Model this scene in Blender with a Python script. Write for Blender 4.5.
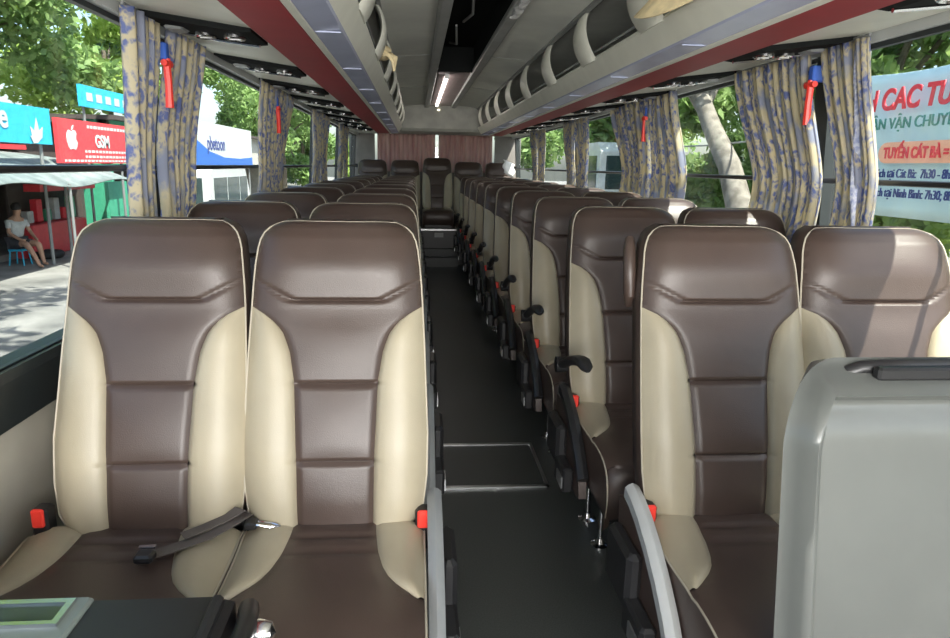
import bpy, math, random
import numpy as np
from mathutils import Vector, Matrix
random.seed(4); rng = np.random.default_rng(4)
S = bpy.context.scene
for o in list(bpy.data.objects): bpy.data.objects.remove(o)
COL = S.collection
PI = math.pi

# ------------------------------------------------------------ camera
F_PX = 686.0; VX, VY, RHO = 416.0, 165.0, .02
def camera_axes():
    u = VX - 475; v = 319 - VY
    u2 = u*math.cos(RHO) - v*math.sin(RHO); v2 = u*math.sin(RHO) + v*math.cos(RHO)
    th = math.atan(v2/F_PX); ps = math.atan(-u2/F_PX*math.cos(th))
    Fw = Vector((math.sin(ps)*math.cos(th), math.cos(ps)*math.cos(th), -math.sin(th)))
    R = Vector((math.cos(ps), -math.sin(ps), 0)); U = R.cross(Fw)
    return R*math.cos(RHO)+U*math.sin(RHO), -R*math.sin(RHO)+U*math.cos(RHO), Fw
cr, cu, cf = camera_axes()
cd = bpy.data.cameras.new('camera'); cam = bpy.data.objects.new('camera', cd); COL.objects.link(cam)
cd.sensor_width = 36; cd.lens = F_PX/950*36; cd.clip_start = .02; cd.clip_end = 500
m = Matrix((( cr.x, cu.x, -cf.x, -.30), (cr.y, cu.y, -cf.y, 0), (cr.z, cu.z, -cf.z, 1.35), (0,0,0,1)))
cam.matrix_world = m; S.camera = cam

# ------------------------------------------------------------ light
W = bpy.data.worlds.new('sky'); S.world = W; W.use_nodes = True
wn = W.node_tree; bg = wn.nodes['Background']
sk = wn.nodes.new('ShaderNodeTexSky'); sk.sky_type = 'NISHITA'; sk.sun_disc = False
sk.sun_elevation = math.radians(58); sk.sun_rotation = math.radians(140); sk.dust_density = 2.5; sk.ozone_density = 1.5
wn.links.new(sk.outputs[0], bg.inputs[0]); bg.inputs[1].default_value = .40
def lamp(name, kind, loc, direction, energy, col=(1,1,1), **k):
    l = bpy.data.lights.new(name, kind); l.energy = energy; l.color = col
    for a, b in k.items(): setattr(l, a, b)
    o = bpy.data.objects.new(name, l); COL.objects.link(o); o.location = loc
    o.rotation_euler = Vector(direction).to_track_quat('-Z', 'Y').to_euler(); return o
lamp('sun', 'SUN', (3,-3,8), (-.42,.45,-1), 13.0, (1,.95,.86), angle=math.radians(.6))
# fill lamp added at the windscreen to stand in for daylight, tilted towards ceiling
lamp('windscreen_fill', 'AREA', (0,-1.94,1.42), (0,1,.75), 225, (1,.975,.93), shape='RECTANGLE', size=2.3, size_y=1.3)
# portals guide the sky light in through the long side windows
for sx in (-1, 1):
    p = lamp('window_portal', 'AREA', (sx*1.24, 4.2, 1.35), (-sx,0,0), 1, shape='RECTANGLE', size=12.4, size_y=.95)
    p.data.cycles.is_portal = True
S.view_settings.view_transform = 'Standard'; S.view_settings.look = 'None'; S.view_settings.gamma = 1
S.view_settings.use_curve_mapping = False
S.view_settings.exposure = .35

# ------------------------------------------------------------ materials
def mat(name, col, rough=.5, metal=0, var=.08, scale=8, bump=0, bscale=200, coat=0, spec=.5, trans=0, emit=None, col2=None, stretch=None):
    mt = bpy.data.materials.new(name); mt.use_nodes = True; nt = mt.node_tree; N = nt.nodes; L = nt.links
    b = N['Principled BSDF']; b.inputs['Roughness'].default_value = rough; b.inputs['Metallic'].default_value = metal
    b.inputs['Specular IOR Level'].default_value = spec; b.inputs['Coat Weight'].default_value = coat
    tc = N.new('ShaderNodeTexCoord'); src = tc.outputs['Object']
    if stretch:
        mp = N.new('ShaderNodeMapping'); mp.inputs['Scale'].default_value = stretch; L.new(src, mp.inputs[0]); src = mp.outputs[0]
    nz = N.new('ShaderNodeTexNoise'); nz.inputs['Scale'].default_value = scale; nz.inputs['Detail'].default_value = 4; L.new(src, nz.inputs['Vector'])
    rp = N.new('ShaderNodeValToRGB'); c = np.array(col[:3]); c2 = np.array(col2) if col2 else np.clip(c*(1+var*1.6), 0, 1)
    rp.color_ramp.elements[0].position = .35; rp.color_ramp.elements[1].position = .65
    rp.color_ramp.elements[0].color = (*(c*(1-var)), 1) if not col2 else (*c, 1); rp.color_ramp.elements[1].color = (*c2, 1)
    L.new(nz.outputs['Fac'], rp.inputs[0]); L.new(rp.outputs[0], b.inputs['Base Color'])
    if bump:
        n2 = N.new('ShaderNodeTexNoise'); n2.inputs['Scale'].default_value = bscale; n2.inputs['Detail'].default_value = 3; L.new(src, n2.inputs['Vector'])
        bp = N.new('ShaderNodeBump'); bp.inputs['Strength'].default_value = bump; bp.inputs['Distance'].default_value = .002
        L.new(n2.outputs['Fac'], bp.inputs['Height']); L.new(bp.outputs[0], b.inputs['Normal'])
    if emit: b.inputs['Emission Color'].default_value = (*emit[:3], 1); b.inputs['Emission Strength'].default_value = emit[3]
    if trans:
        t = N.new('ShaderNodeBsdfTranslucent'); L.new(rp.outputs[0], t.inputs[0]); mx = N.new('ShaderNodeMixShader'); mx.inputs[0].default_value = trans
        L.new(b.outputs[0], mx.inputs[1]); L.new(t.outputs[0], mx.inputs[2]); L.new(mx.outputs[0], N['Material Output'].inputs[0])
    return mt
M_BR = mat('brown_leather', (.062,.042,.034), .38, var=.05, bump=.25, bscale=420, spec=.5)
M_CR = mat('cream_leather', (.355,.31,.22), .42, var=.03, bump=.2, bscale=420)
M_PIPE = mat('cream_piping', (.40,.36,.28), .5, var=.03)
M_SHELL = mat('seat_shell_plastic', (.10,.10,.105), .45, var=.04)
M_BLK = mat('black_plastic', (.016,.016,.017), .38, var=.1)
M_GRYP = mat('grey_plastic', (.20,.21,.21), .32, var=.04)
M_PANEL = mat('moulded_grey_plastic', (.105,.111,.104), .30, var=.03)
M_LGRY = mat('light_grey_plastic', (.40,.41,.40), .35, var=.03)
M_CHR = mat('chrome', (.75,.75,.76), .15, 1, var=.02)
M_RED = mat('red_button', (.80,.045,.03), .35, var=.03)
M_STRAP = mat('seatbelt_webbing', (.10,.085,.075), .7, bump=.4, bscale=600)
M_FLOOR = mat('speckled_vinyl_floor', (.040,.044,.041), .40, scale=220, col2=(.066,.072,.068), bump=.1, bscale=300)
M_WALL = mat('cream_wall_panel', (.42,.39,.32), .6, var=.03, bump=.15, bscale=80)
M_CEIL = mat('ceiling_lining', (.74,.75,.69), .6, var=.03, bump=.1, bscale=90)
M_SILL = mat('dark_sill_trim', (.025,.03,.03), .42)
M_RAILTOP = mat('grey_window_trim', (.52,.54,.53), .45, var=.04)
M_CREAMP = mat('cream_plastic', (.76,.76,.67), .42, var=.03)
M_REDP = mat('maroon_strip', (.33,.022,.03), .55, var=.04)
M_BLUEP = mat('pale_blue_diffuser', (.50,.54,.72), .25, var=.03)
M_DARKF = mat('dark_rack_lining', (.05,.055,.05), .8)
M_FOIL = mat('bright_metal_trim', (.55,.56,.56), .28, .9, bump=.8, bscale=30)
M_GREYT = mat('grey_duct_trim', (.34,.35,.34), .4)
M_HOLE = mat('roof_duct_black', (.008,.009,.009), .8, spec=.1)
M_PINK = mat('rosy_ceiling_panel', (.34,.27,.27), .35)
M_TUBE = mat('lit_tube', (.9,.9,.88), .4, emit=(1,.93,.86,7))
M_WHITE = mat('white_plastic', (.78,.78,.76), .4)
M_PAPER = mat('straw_paper', (.72,.60,.36), .7, var=.1, scale=30)
M_REARC = mat('rose_curtain_cloth', (.55,.36,.34), .8, scale=14, col2=(.66,.50,.46), stretch=(1,1,.15), trans=.55)
M_REARW = mat('rear_wall_lining', (.19,.185,.17), .7)
M_ASPH = mat('street_surface', (.10,.10,.095), .85, scale=1.1, col2=(.24,.235,.22), bump=.5, bscale=10)
M_PAVE = mat('pavement', (.16,.15,.13), .85, scale=2, col2=(.24,.23,.21))
M_BARK = mat('bark', (.12,.095,.07), .9, scale=6, col2=(.20,.17,.13), bump=1, bscale=20)
M_BARKP = mat('pale_bark', (.13,.115,.095), .9, scale=5, col2=(.26,.235,.20), bump=1, bscale=18)
M_LEAF = [mat('leaf_mid', (.20,.33,.09), .6, scale=1.2, col2=(.36,.50,.20), trans=.45),
          mat('leaf_dark', (.15,.26,.08), .6, scale=1.2, col2=(.32,.46,.16), trans=.4),
          mat('leaf_bright', (.30,.44,.09), .6, scale=1.2, col2=(.50,.62,.20), trans=.5)]
M_TARP = mat('grey_tarpaulin', (.12,.15,.145), .6, scale=3, col2=(.22,.26,.25), bump=1, bscale=12)
M_SRED = mat('sign_red', (.72,.05,.06), .5)
M_SBLUE = mat('sign_cyan', (.03,.42,.62), .5)
M_SDBLUE = mat('sign_deep_blue', (.03,.13,.48), .5)
M_SGREEN = mat('kiosk_green', (.05,.33,.20), .6)
M_SIGNW = mat('sign_white', (.5,.52,.52), .5)
M_SHOP = mat('shop_front_dark', (.07,.055,.05), .8)
M_HOUSE = mat('building_plaster', (.45,.43,.38), .8)
M_VAN = mat('white_van_paint', (.55,.57,.57), .3, coat=.5)
M_DGLASS = mat('dark_vehicle_glass', (.03,.05,.05), .1)
M_RUB = mat('tyre_rubber', (.02,.02,.02), .8)
M_SKIN = mat('skin', (.42,.24,.16), .6)
M_SHIRT = mat('pale_shirt', (.50,.52,.52), .8)
M_SHORT = mat('dark_shorts', (.05,.05,.06), .8)
M_HAIR = mat('hair_black', (.012,.01,.01), .6)
M_BANN = mat('banner_cloth', (.60,.76,.82), .6, var=.04, scale=2, trans=.25)
M_TRED = mat('letter_red', (.72,.03,.05), .6)
M_TGRN = mat('letter_green', (.06,.25,.20), .6)
M_TNAVY = mat('letter_navy', (.04,.06,.22), .6)
M_ORNG = mat('banner_orange', (.85,.42,.28), .6)
M_FLOW = mat('red_blossom', (.75,.10,.06), .6, trans=.3)
M_HAMB = mat('holder_blue', (.04,.12,.5), .5)

def curtain_material(name, ground, ground2, flower, amount):
    mt = bpy.data.materials.new(name); mt.use_nodes = True; nt = mt.node_tree; N = nt.nodes; L = nt.links
    b = N['Principled BSDF']; b.inputs['Roughness'].default_value = .85
    uv = N.new('ShaderNodeUVMap'); uv.uv_map = 'UVMap'
    mp = N.new('ShaderNodeMapping'); mp.inputs['Scale'].default_value = (1,1,1); L.new(uv.outputs[0], mp.inputs[0])
    # broad sprays of flowers with leafy edges
    n1 = N.new('ShaderNodeTexNoise'); n1.inputs['Scale'].default_value = 14; n1.inputs['Detail'].default_value = 5; L.new(mp.outputs[0], n1.inputs['Vector'])
    ad = N.new('ShaderNodeMixRGB'); ad.blend_type = 'ADD'; ad.inputs[0].default_value = .16; L.new(mp.outputs[0], ad.inputs[1]); L.new(n1.outputs['Color'], ad.inputs[2])
    vo = N.new('ShaderNodeTexVoronoi'); vo.inputs['Scale'].default_value = 5.5; L.new(ad.outputs[0], vo.inputs['Vector'])
    r1 = N.new('ShaderNodeValToRGB'); r1.color_ramp.elements[0].position = amount; r1.color_ramp.elements[0].color = (1,1,1,1)
    r1.color_ramp.elements[1].position = amount+.05; r1.color_ramp.elements[1].color = (0,0,0,1); L.new(vo.outputs['Distance'], r1.inputs[0])
    v2 = N.new('ShaderNodeTexVoronoi'); v2.inputs['Scale'].default_value = 34; L.new(ad.outputs[0], v2.inputs['Vector'])
    r2 = N.new('ShaderNodeValToRGB'); r2.color_ramp.elements[0].position = .3; r2.color_ramp.elements[0].color = (*flower,1)
    r2.color_ramp.elements[1].position = .62; r2.color_ramp.elements[1].color = (*ground,1); L.new(v2.outputs['Distance'], r2.inputs[0])
    n3 = N.new('ShaderNodeTexNoise'); n3.inputs['Scale'].default_value = 9; n3.inputs['Detail'].default_value = 6; L.new(mp.outputs[0], n3.inputs['Vector'])
    r3 = N.new('ShaderNodeValToRGB'); r3.color_ramp.elements[0].position = .46; r3.color_ramp.elements[0].color = (*ground,1)
    r3.color_ramp.elements[1].position = .56; r3.color_ramp.elements[1].color = (*ground2,1); L.new(n3.outputs['Fac'], r3.inputs[0])
    mx = N.new('ShaderNodeMixRGB'); L.new(r1.outputs[0], mx.inputs[0]); L.new(r3.outputs[0], mx.inputs[1]); L.new(r2.outputs[0], mx.inputs[2])
    L.new(mx.outputs[0], b.inputs['Base Color'])
    t = N.new('ShaderNodeBsdfTranslucent'); L.new(mx.outputs[0], t.inputs[0]); ms = N.new('ShaderNodeMixShader'); ms.inputs[0].default_value = .5
    L.new(b.outputs[0], ms.inputs[1]); L.new(t.outputs[0], ms.inputs[2]); L.new(ms.outputs[0], N['Material Output'].inputs[0])
    return mt
M_CURT = curtain_material('flowered_curtain', (.72,.65,.47), (.40,.43,.54), (.20,.25,.50), .55)
M_LINING = mat('white_curtain_lining', (.34,.40,.66), .8, scale=70, col2=(.80,.82,.90), trans=.3)

def glass_material():
    mt = bpy.data.materials.new('tinted_glass'); mt.use_nodes = True; nt = mt.node_tree; N = nt.nodes; L = nt.links
    N.remove(N['Principled BSDF'])
    t = N.new('ShaderNodeBsdfTransparent'); t.inputs[0].default_value = (.84,.87,.86,1)
    g = N.new('ShaderNodeBsdfGlossy'); g.inputs['Roughness'].default_value = .03
    mx = N.new('ShaderNodeMixShader'); mx.inputs[0].default_value = .035; L.new(t.outputs[0], mx.inputs[1]); L.new(g.outputs[0], mx.inputs[2])
    L.new(mx.outputs[0], N['Material Output'].inputs[0]); return mt
M_GLASS = glass_material()

# ------------------------------------------------------------ mesh helpers
class MB:
    def __init__(s): s.v = []; s.f = []; s.m = []; s.uv = None
    def add(s, V, Fc, mi=0):
        n = len(s.v); s.v += [tuple(map(float, p)) for p in V]; s.f += [tuple(i+n for i in q) for q in Fc]; s.m += [mi]*len(Fc); return s
    def grid(s, P, mi=0, closed_u=False):                 # P[j][i] -> points
        nv = len(P); nu = len(P[0]); Fc = []
        for j in range(nv-1):
            for i in range(nu if closed_u else nu-1):
                k = (i+1) % nu; Fc.append((j*nu+i, j*nu+k, (j+1)*nu+k, (j+1)*nu+i))
        return s.add([p for r in P for p in r], Fc, mi)
    def box(s, a, b, mi=0, bev=0):
        x0,y0,z0 = a; x1,y1,z1 = b
        if bev:
            pts = []; e = bev                                     # chamfered box: prism of an octagon, capped
            oc = [(x0+e,y0),(x1-e,y0),(x1,y0+e),(x1,y1-e),(x1-e,y1),(x0+e,y1),(x0,y1-e),(x0,y0+e)]
            cx, cy = (x0+x1)/2, (y0+y1)/2
            def ring(z, k): return [(cx+(x-cx)*(1-2*k/max(x1-x0,1e-6)), cy+(y-cy)*(1-2*k/max(y1-y0,1e-6)), z) for x, y in oc]
            R = [ring(z0,e), ring(z0+e,0), ring(z1-e,0), ring(z1,e)]
            s.grid(R, mi, True); n = len(s.v)
            s.f += [tuple(range(n-8, n)), tuple(range(n-25, n-33, -1))]; s.m += [mi, mi]; return s
        V = [(x0,y0,z0),(x1,y0,z0),(x1,y1,z0),(x0,y1,z0),(x0,y0,z1),(x1,y0,z1),(x1,y1,z1),(x0,y1,z1)]
        return s.add(V, [(0,3,2,1),(4,5,6,7),(0,1,5,4),(1,2,6,5),(2,3,7,6),(3,0,4,7)], mi)
    def tube(s, path, r, n=8, mi=0, flat=1.0):
        P = [Vector(p) for p in path]; rings = []; up = Vector((0,0,1)); nrm = None
        for i, p in enumerate(P):
            t = (P[min(i+1,len(P)-1)] - P[max(i-1,0)]).normalized()
            if nrm is None:
                nrm = t.cross(up) if abs(t.z) < .95 else t.cross(Vector((1,0,0)))
            nrm = (nrm - t*nrm.dot(t)).normalized(); bn = t.cross(nrm)
            rr = r[i] if isinstance(r, (list, tuple)) else r
            rings.append([p + nrm*math.cos(a)*rr + bn*math.sin(a)*rr*flat for a in [2*PI*k/n for k in range(n)]])
        st = len(s.v); s.grid(rings, mi, True); e = len(s.v)
        s.f += [tuple(range(st+n-1, st-1, -1)), tuple(range(e-n, e))]; s.m += [mi, mi]; return s
    def prism(s, prof, lo, hi, axis='y', mi=0):           # closed profile extruded along an axis
        def P(a, b, c): return (a, c, b) if axis == 'y' else ((c, a, b) if axis == 'x' else (a, b, c))
        n = len(prof); V = [P(a, b, lo) for a, b in prof] + [P(a, b, hi) for a, b in prof]
        Fc = [(i, (i+1)%n, n+(i+1)%n, n+i) for i in range(n)] + [tuple(range(n-1,-1,-1)), tuple(range(n, 2*n))]
        return s.add(V, Fc, mi)
    def lathe(s, prof, c, n=16, axis='z', mi=0):
        R = []
        for r, h in prof:
            ring = []
            for k in range(n):
                a = 2*PI*k/n; x, y = r*math.cos(a), r*math.sin(a)
                ring.append({'z':(c[0]+x,c[1]+y,c[2]+h),'x':(c[0]+h,c[1]+x,c[2]+y),'y':(c[0]+x,c[1]+h,c[2]+y)}[axis])
            R.append(ring)
        st = len(s.v); s.grid(R, mi, True); e = len(s.v)
        s.f += [tuple(range(st+n-1, st-1, -1)), tuple(range(e-n, e))]; s.m += [mi, mi]; return s
    def mesh(s, name, mats, smooth=True, ang=40, merge=0):
        me = bpy.data.meshes.new(name); me.from_pydata(s.v, [], s.f); me.update()
        mats = mats if isinstance(mats, (list, tuple)) else [mats]
        for q in mats: me.materials.append(q)
        me.polygons.foreach_set('material_index', s.m)
        import bmesh
        bm = bmesh.new(); bm.from_mesh(me)
        if merge: bmesh.ops.remove_doubles(bm, verts=bm.verts, dist=merge)
        bmesh.ops.recalc_face_normals(bm, faces=bm.faces); 
        if smooth:
            for fc in bm.faces: fc.smooth = True
            for ed in bm.edges:
                if len(ed.link_faces) == 2 and ed.calc_face_angle(0) > math.radians(ang): ed.smooth = False
        bm.to_mesh(me); bm.free(); return me
    def obj(s, name, mats, parent=None, loc=None, **k):
        return link(name, s.mesh(name, mats, **k), parent, loc)
def link(name, me, parent=None, loc=None):
    o = bpy.data.objects.new(name, me); COL.objects.link(o)
    if parent: o.parent = parent
    if loc: o.location = loc
    return o
def thing(name, label, cat, loc=(0,0,0), group=None, rz=0):
    o = bpy.data.objects.new(name, None); COL.objects.link(o); o.location = loc; o.rotation_euler.z = rz; o.empty_display_size = .1
    o['label'] = label; o['category'] = cat
    if group: o['group'] = group
    return o
def tag(o, label, cat, group=None):
    o['label'] = label; o['category'] = cat
    if group: o['group'] = group
    return o
def struct(name, mb, m, loc=None, **k):
    o = mb.obj(name, m, loc=loc, **k); o['kind'] = 'structure'; return o
def copy_tree(o, parent=None):
    c = o.copy(); COL.objects.link(c); c.parent = parent
    for ch in list(o.children): copy_tree(ch, c)
    return c
def ip(x, xs, ys): return float(np.interp(x, xs, ys))
def sm(a, b, x):
    t = min(1, max(0, (x-a)/(b-a))); return t*t*(3-2*t)

Y0, Y1 = -1.9, 10.8            # coach body front and rear
# ------------------------------------------------------------ structure
fl = MB().box((-1.27,Y0,-.06),(1.27,Y1,0))
struct('floor', fl, M_FLOOR, smooth=False)
for sx, nm in ((-1,'left'),(1,'right')):
    w = MB(); w.prism([(sx*1.25,0),(sx*1.25,.74),(sx*1.32,.74),(sx*1.32,-.9),(sx*1.30,-.9),(sx*1.30,0)], Y0, Y1)
    struct('wall_'+nm, w, M_WALL, smooth=False)
    w = MB(); w.prism([(sx*1.235,.735),(sx*1.205,.86),(sx*1.205,.885),(sx*1.25,.868),(sx*1.32,.868),(sx*1.33,.74)], Y0, Y1)
    struct('trim_1' if sx<0 else 'trim_2', w, M_SILL, smooth=False)
    w = MB(); w.prism([(sx*1.160,1.764),(sx*1.150,1.80),(sx*1.16,2.1),(sx*1.235,2.1),(sx*1.238,1.80),(sx*1.225,1.772)], Y0, Y1)
    struct('trim_3' if sx<0 else 'trim_4', w, M_RAILTOP, smooth=False)
PIL = [.58, 2.52, 4.5, 6.5, 8.5, 10.5]
def wall_x(z): return 1.245 - (z-.9)*.045
k = 5
for sx in (-1,1):
    for y in PIL:
        w = MB(); w.prism([(sx*1.225,.89),(sx*1.175,1.79),(sx*1.235,1.79),(sx*1.285,.89)], y-.045, y+.045)
        struct('trim_%d' % k, w, M_SILL, smooth=False); k += 1
k = 1
for sx in (-1,1):
    ys = [Y0] + PIL
    for a, b in zip(ys[:-1], ys[1:]):
        w = MB(); a2, b2 = a+.05, b-.05
        w.prism([(sx*1.262,.863),(sx*1.215,1.787),(sx*1.219,1.787),(sx*1.266,.863)], a2, b2)
        win = struct('window_%d' % k, w, M_GLASS, smooth=False); k += 1
        fr = MB()
        fr.prism([(sx*1.25,.862),(sx*1.25,.874),(sx*1.275,.874),(sx*1.28,.862)], a2, b2)
        fr.prism([(sx*1.195,1.752),(sx*1.195,1.770),(sx*1.215,1.770),(sx*1.216,1.752)], a2, b2)
        fr.obj('window_seal', M_SILL, win, smooth=False)
# roof and ceiling
c = MB(); c.prism([(-1.24,2.1),(-1.15,2.30),(-.6,2.40),(.6,2.40),(1.15,2.30),(1.24,2.1),(1.21,2.1),(1.12,2.28),(.6,2.37),(-.6,2.37),(-1.12,2.28),(-1.21,2.1)], Y0, Y1)
for sx in (-1,1):
    c.prism([(sx*.49,2.045),(sx*.44,2.06),(sx*.30,2.075),(sx*.195,2.08),(sx*.195,2.10),(sx*.5,2.09),(sx*1.2,2.09),(sx*1.2,2.075),(sx*.5,2.07)], Y0, 8.92)
struct('ceiling', c, M_CEIL)
c = MB()
for yb in (1.1,3.0,4.9,6.8): 
    for sx in (-1,1): c.prism([(sx*.44,2.058),(sx*.20,2.078),(sx*.20,2.0765),(sx*.44,2.0565)], yb, yb+.012)
struct('trim_20', c, M_GREYT, smooth=False)
c = MB()                                                     # central duct trim
c.prism([(-.20,2.082),(-.20,2.055),(-.185,2.045),(-.14,2.05),(-.135,2.06),(-.135,2.082),(-.15,2.082)], Y0, 8.92)
struct('trim_21', c, M_GREYT, smooth=False)
c = MB(); c.prism([(.20,2.082),(.20,2.06),(.185,2.048),(.14,2.052),(.135,2.06),(.135,2.082),(.15,2.082)], Y0, 8.92)
struct('trim_22', c, M_GREYT, smooth=False)
c = MB(); c.box((-.15,Y0,2.24),(.15,5.6,2.25)); c.box((-.152,Y0,2.083),(-.142,5.6,2.25)); c.box((.142,Y0,2.083),(.152,5.6,2.25)); c.box((-.15,5.58,2.06),(.15,5.62,2.25)); c.box((-.15,Y0,2.06),(.15,Y0+.02,2.25))
struct('trim_23', c, M_HOLE, smooth=False)
c = MB(); c.box((-.14,5.62,2.075),(.14,8.92,2.085)); struct('trim_24', c, M_PINK, smooth=False)
# rear bulkhead and wall
c = MB(); c.prism([(8.90,2.09),(8.90,1.80),(8.93,1.765),(10.8,1.80),(10.8,2.3),(8.9,2.3)], -1.2, 1.2, axis='x')
struct('wall_rear_bulkhead', c, mat('bulkhead_lining',(.36,.36,.32),.6), smooth=False)
c = MB()                                                     # rear wall with its window opening
c.box((-1.3,10.72,-.9),(1.3,10.8,1.30)); c.box((-1.3,10.72,1.30),(-.92,10.8,1.85)); c.box((.90,10.72,1.30),(1.3,10.8,1.85))
struct('wall_rear', c, M_REARW, smooth=False)
c = MB(); c.box((-.92,10.75,1.30),(.90,10.755,1.85)); struct('window_13', c, M_GLASS, smooth=False)
c = MB(); c.box((-1.3,Y0-.05,-.9),(1.3,Y0,.75)); c.box((-1.3,Y0-.05,2.15),(1.3,Y0,2.4)); c.box((-1.3,Y0-.05,.75),(-1.2,Y0,2.15)); c.box((1.2,Y0-.05,.75),(1.3,Y0,2.15))
struct('wall_front', c, M_WALL, smooth=False)
# raised rear platform with nosings
c = MB(); c.box((-1.25,9.50,0),(1.25,10.72,.24)); c.box((-.27,9.30,0),(.27,9.50,.12))
struct('floor_rear_platform', c, M_FLOOR, smooth=False)
c = MB(); c.box((-.24,9.32,.24),(.25,9.72,.50), bev=.012)
eb = thing('engine_cover', 'black step box with metal nosing in front of the middle rear seat', 'step', (0,0,0))
c.obj('body', M_BLK, eb, smooth=False)
MB().box((-.25,9.305,.492),(.26,9.33,.512)).obj('nosing', M_FOIL, eb, smooth=False)
MB().box((-.05,9.312,.40),(.07,9.318,.46)).obj('plate', M_GRYP, eb, smooth=False)
# floor hatch
h = thing('floor_hatch', 'square floor hatch with a bright metal edge in the aisle', 'hatch', (.03,2.94,0))
MB().box((-.205,-.22,.0),(.225,.22,.004)).obj('hatch_lid', M_FLOOR, h, smooth=False)
c = MB(); w_ = .013
c.box((-.225,-.24,0),(.245,-.24+w_*1.6,.007)); c.box((-.225,.24-w_*1.6,0),(.245,.24,.007)); c.box((-.225,-.24,0),(-.225+w_,.24,.007)); c.box((.245-w_,-.24,0),(.245,.24,.007))
c.obj('metal_edge', M_FOIL, h, smooth=False)

# ------------------------------------------------------------ seats
Z0B, ZTB = .482, 1.205
HWZ = [.47,.485,.505,.53,.60,.70,.95,1.05,1.12,1.155,1.178,1.193,1.202,1.205]
HWX = [.170,.190,.205,.213,.220,.222,.213,.207,.201,.195,.184,.168,.148,.13]
BZ = [.47,.65,.83,.90,.94,.965,.982,.992,1.0]; BX = [.090,.093,.101,.113,.128,.147,.168,.187,.2115]
def hwid(z): return ip(z, HWZ, HWX)
def bwid(z): return min(ip(z, BZ, BX), hwid(z)*.985)
def ybase(z): return ip(z, [.45,.55,.68,.85,1.0,1.10,1.17,1.195,1.205], [0,.008,.035,.095,.145,.172,.20,.222,.245])
def seat_y(x, z):
    h = hwid(z); b = bwid(z); q = min(1, abs(x)/h)
    y = ybase(z) + .034*q**7
    kz = sm(1.0,.94,z)
    if z < 1.0 and abs(x) > b: y -= .014*math.sin(PI*min(1,(abs(x)-b)/(h-b+1e-5)*.95))*kz
    y += .008*math.exp(-((abs(x)-b)/.007)**2)*kz
    y -= .012*math.exp(-((z-1.11)/.06)**2)*(1-q**4)
    if abs(x) < b and z < 1.0:
        for zs in (.646,.825): y += .010*math.exp(-((z-zs)/.005)**2)
        y -= .005*(1-(x/b)**2)*abs(math.sin((z-.466)/.1795*PI))*kz
    zs = 1.020 + .11*max(0,q-.52)**1.05
    y += .010*math.exp(-((z-zs)/.0045)**2)*(1-q**8)
    return y
def zrows():
    z = list(np.linspace(Z0B, 1.15, 46)) + list(np.linspace(1.16, ZTB, 9))
    for zs in (.646,.825): z += [zs-.012,zs-.006,zs,zs+.006,zs+.012]
    z += list(np.linspace(1.008,1.084,40)); return sorted(set(round(a,4) for a in z))
def mk_backrest():
    bm_ = MB(); side = [MB(), MB()]; ZR = zrows(); full = []
    top = [.999]+[z for z in ZR if z > .999]; low = [z for z in ZR if z <= .999] + [.999]
    ts = np.linspace(-1,1,31)
    # centre section below, full width above
    bw = lambda z: hwid(z) if z >= .999 else bwid(z)
    bm_.grid([[(bw(z)*t, seat_y(bw(z)*t, z), z) for t in ts] for z in low])
    tt = np.linspace(-1,1,31)
    bm_.grid([[(hwid(z)*t, seat_y(hwid(z)*t, z), z) for t in tt] for z in top])
    for s, mb in ((-1,side[0]),(1,side[1])):
        rows = []
        for z in low:
            b, h_ = bwid(z)*.999, hwid(z); r = [(s*b, seat_y(s*b,z)+.02, z)] 
            r += [(s*(b+(h_-b)*t), seat_y(s*(b+(h_-b)*t), z), z) for t in np.linspace(0,1,10)]
            rows.append(r)
        mb.grid(rows)
    # side band and rear face
    for s in (-1,1):
        bm_.grid([[(s*hwid(z), seat_y(s*hwid(z),z), z), (s*(hwid(z)+.004), seat_y(s*hwid(z),z)+.02, z), (s*(hwid(z)+.004), ybase(z)+.095, z), (s*(hwid(z)-.008), ybase(z)+.112, z)] for z in ZR[::2]+[ZR[-1]]])
    zt = ZTB; h_ = hwid(zt)
    bm_.grid([[(h_*t, seat_y(h_*t,zt), zt) for t in tt], [(h_*t*1.05, ybase(zt)+.04, zt+.004) for t in tt], [(h_*t*1.05, ybase(zt)+.085, zt-.004) for t in tt], [(h_*t, ybase(zt)+.112, zt-.02) for t in tt]])
    return bm_, side
def mk_backshell():
    q = MB(); rows = []
    for z in [.40,.42,.5,.6,.75,.9,1.0,1.08,1.14,1.165,1.18]:
        h_ = hwid(max(z,.5))-.006; d = ybase(max(z,.47))+.112
        rows.append([(h_*t, d + .022*(1-abs(t)**6)*(1 if .42<z<1.16 else .2), z) for t in np.linspace(-1,1,15)])
    q.grid(rows); rows2 = [[(p[0], p[1]-.02, p[2]) for p in r] for r in rows]; q.grid(rows2)
    for e in (0,-1): q.grid([[r[e] for r in rows],[r[e] for r in rows2]])
    q.grid([rows[0], rows2[0]]); q.grid([rows[-1], rows2[-1]]); return q
def mk_backpiping():
    q = MB(); zs = [.49,.52,.6,.7,.8,.9,1.0,1.05,1.1,1.14,1.16,1.178,1.19,1.198,1.203]
    p = [(-hwid(z)-.001, seat_y(hwid(z),z)-.001, z) for z in zs] 
    tp = [(hwid(ZTB)*t, seat_y(hwid(ZTB)*t,ZTB)+.004, ZTB+.001) for t in (-.8,-.4,0,.4,.8)]
    p = p + tp + [(-a[0],a[1],a[2]) for a in p[::-1]]
    q.tube(p, [.0023 if abs(a[0]) > .17 else .0008 for a in p], 6); return q
CY = [.03,.01,-.03,-.06,-.10,-.15,-.20,-.25,-.29,-.33,-.37,-.41,-.44,-.465,-.482,-.492,-.495,-.490,-.482,-.47]
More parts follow.
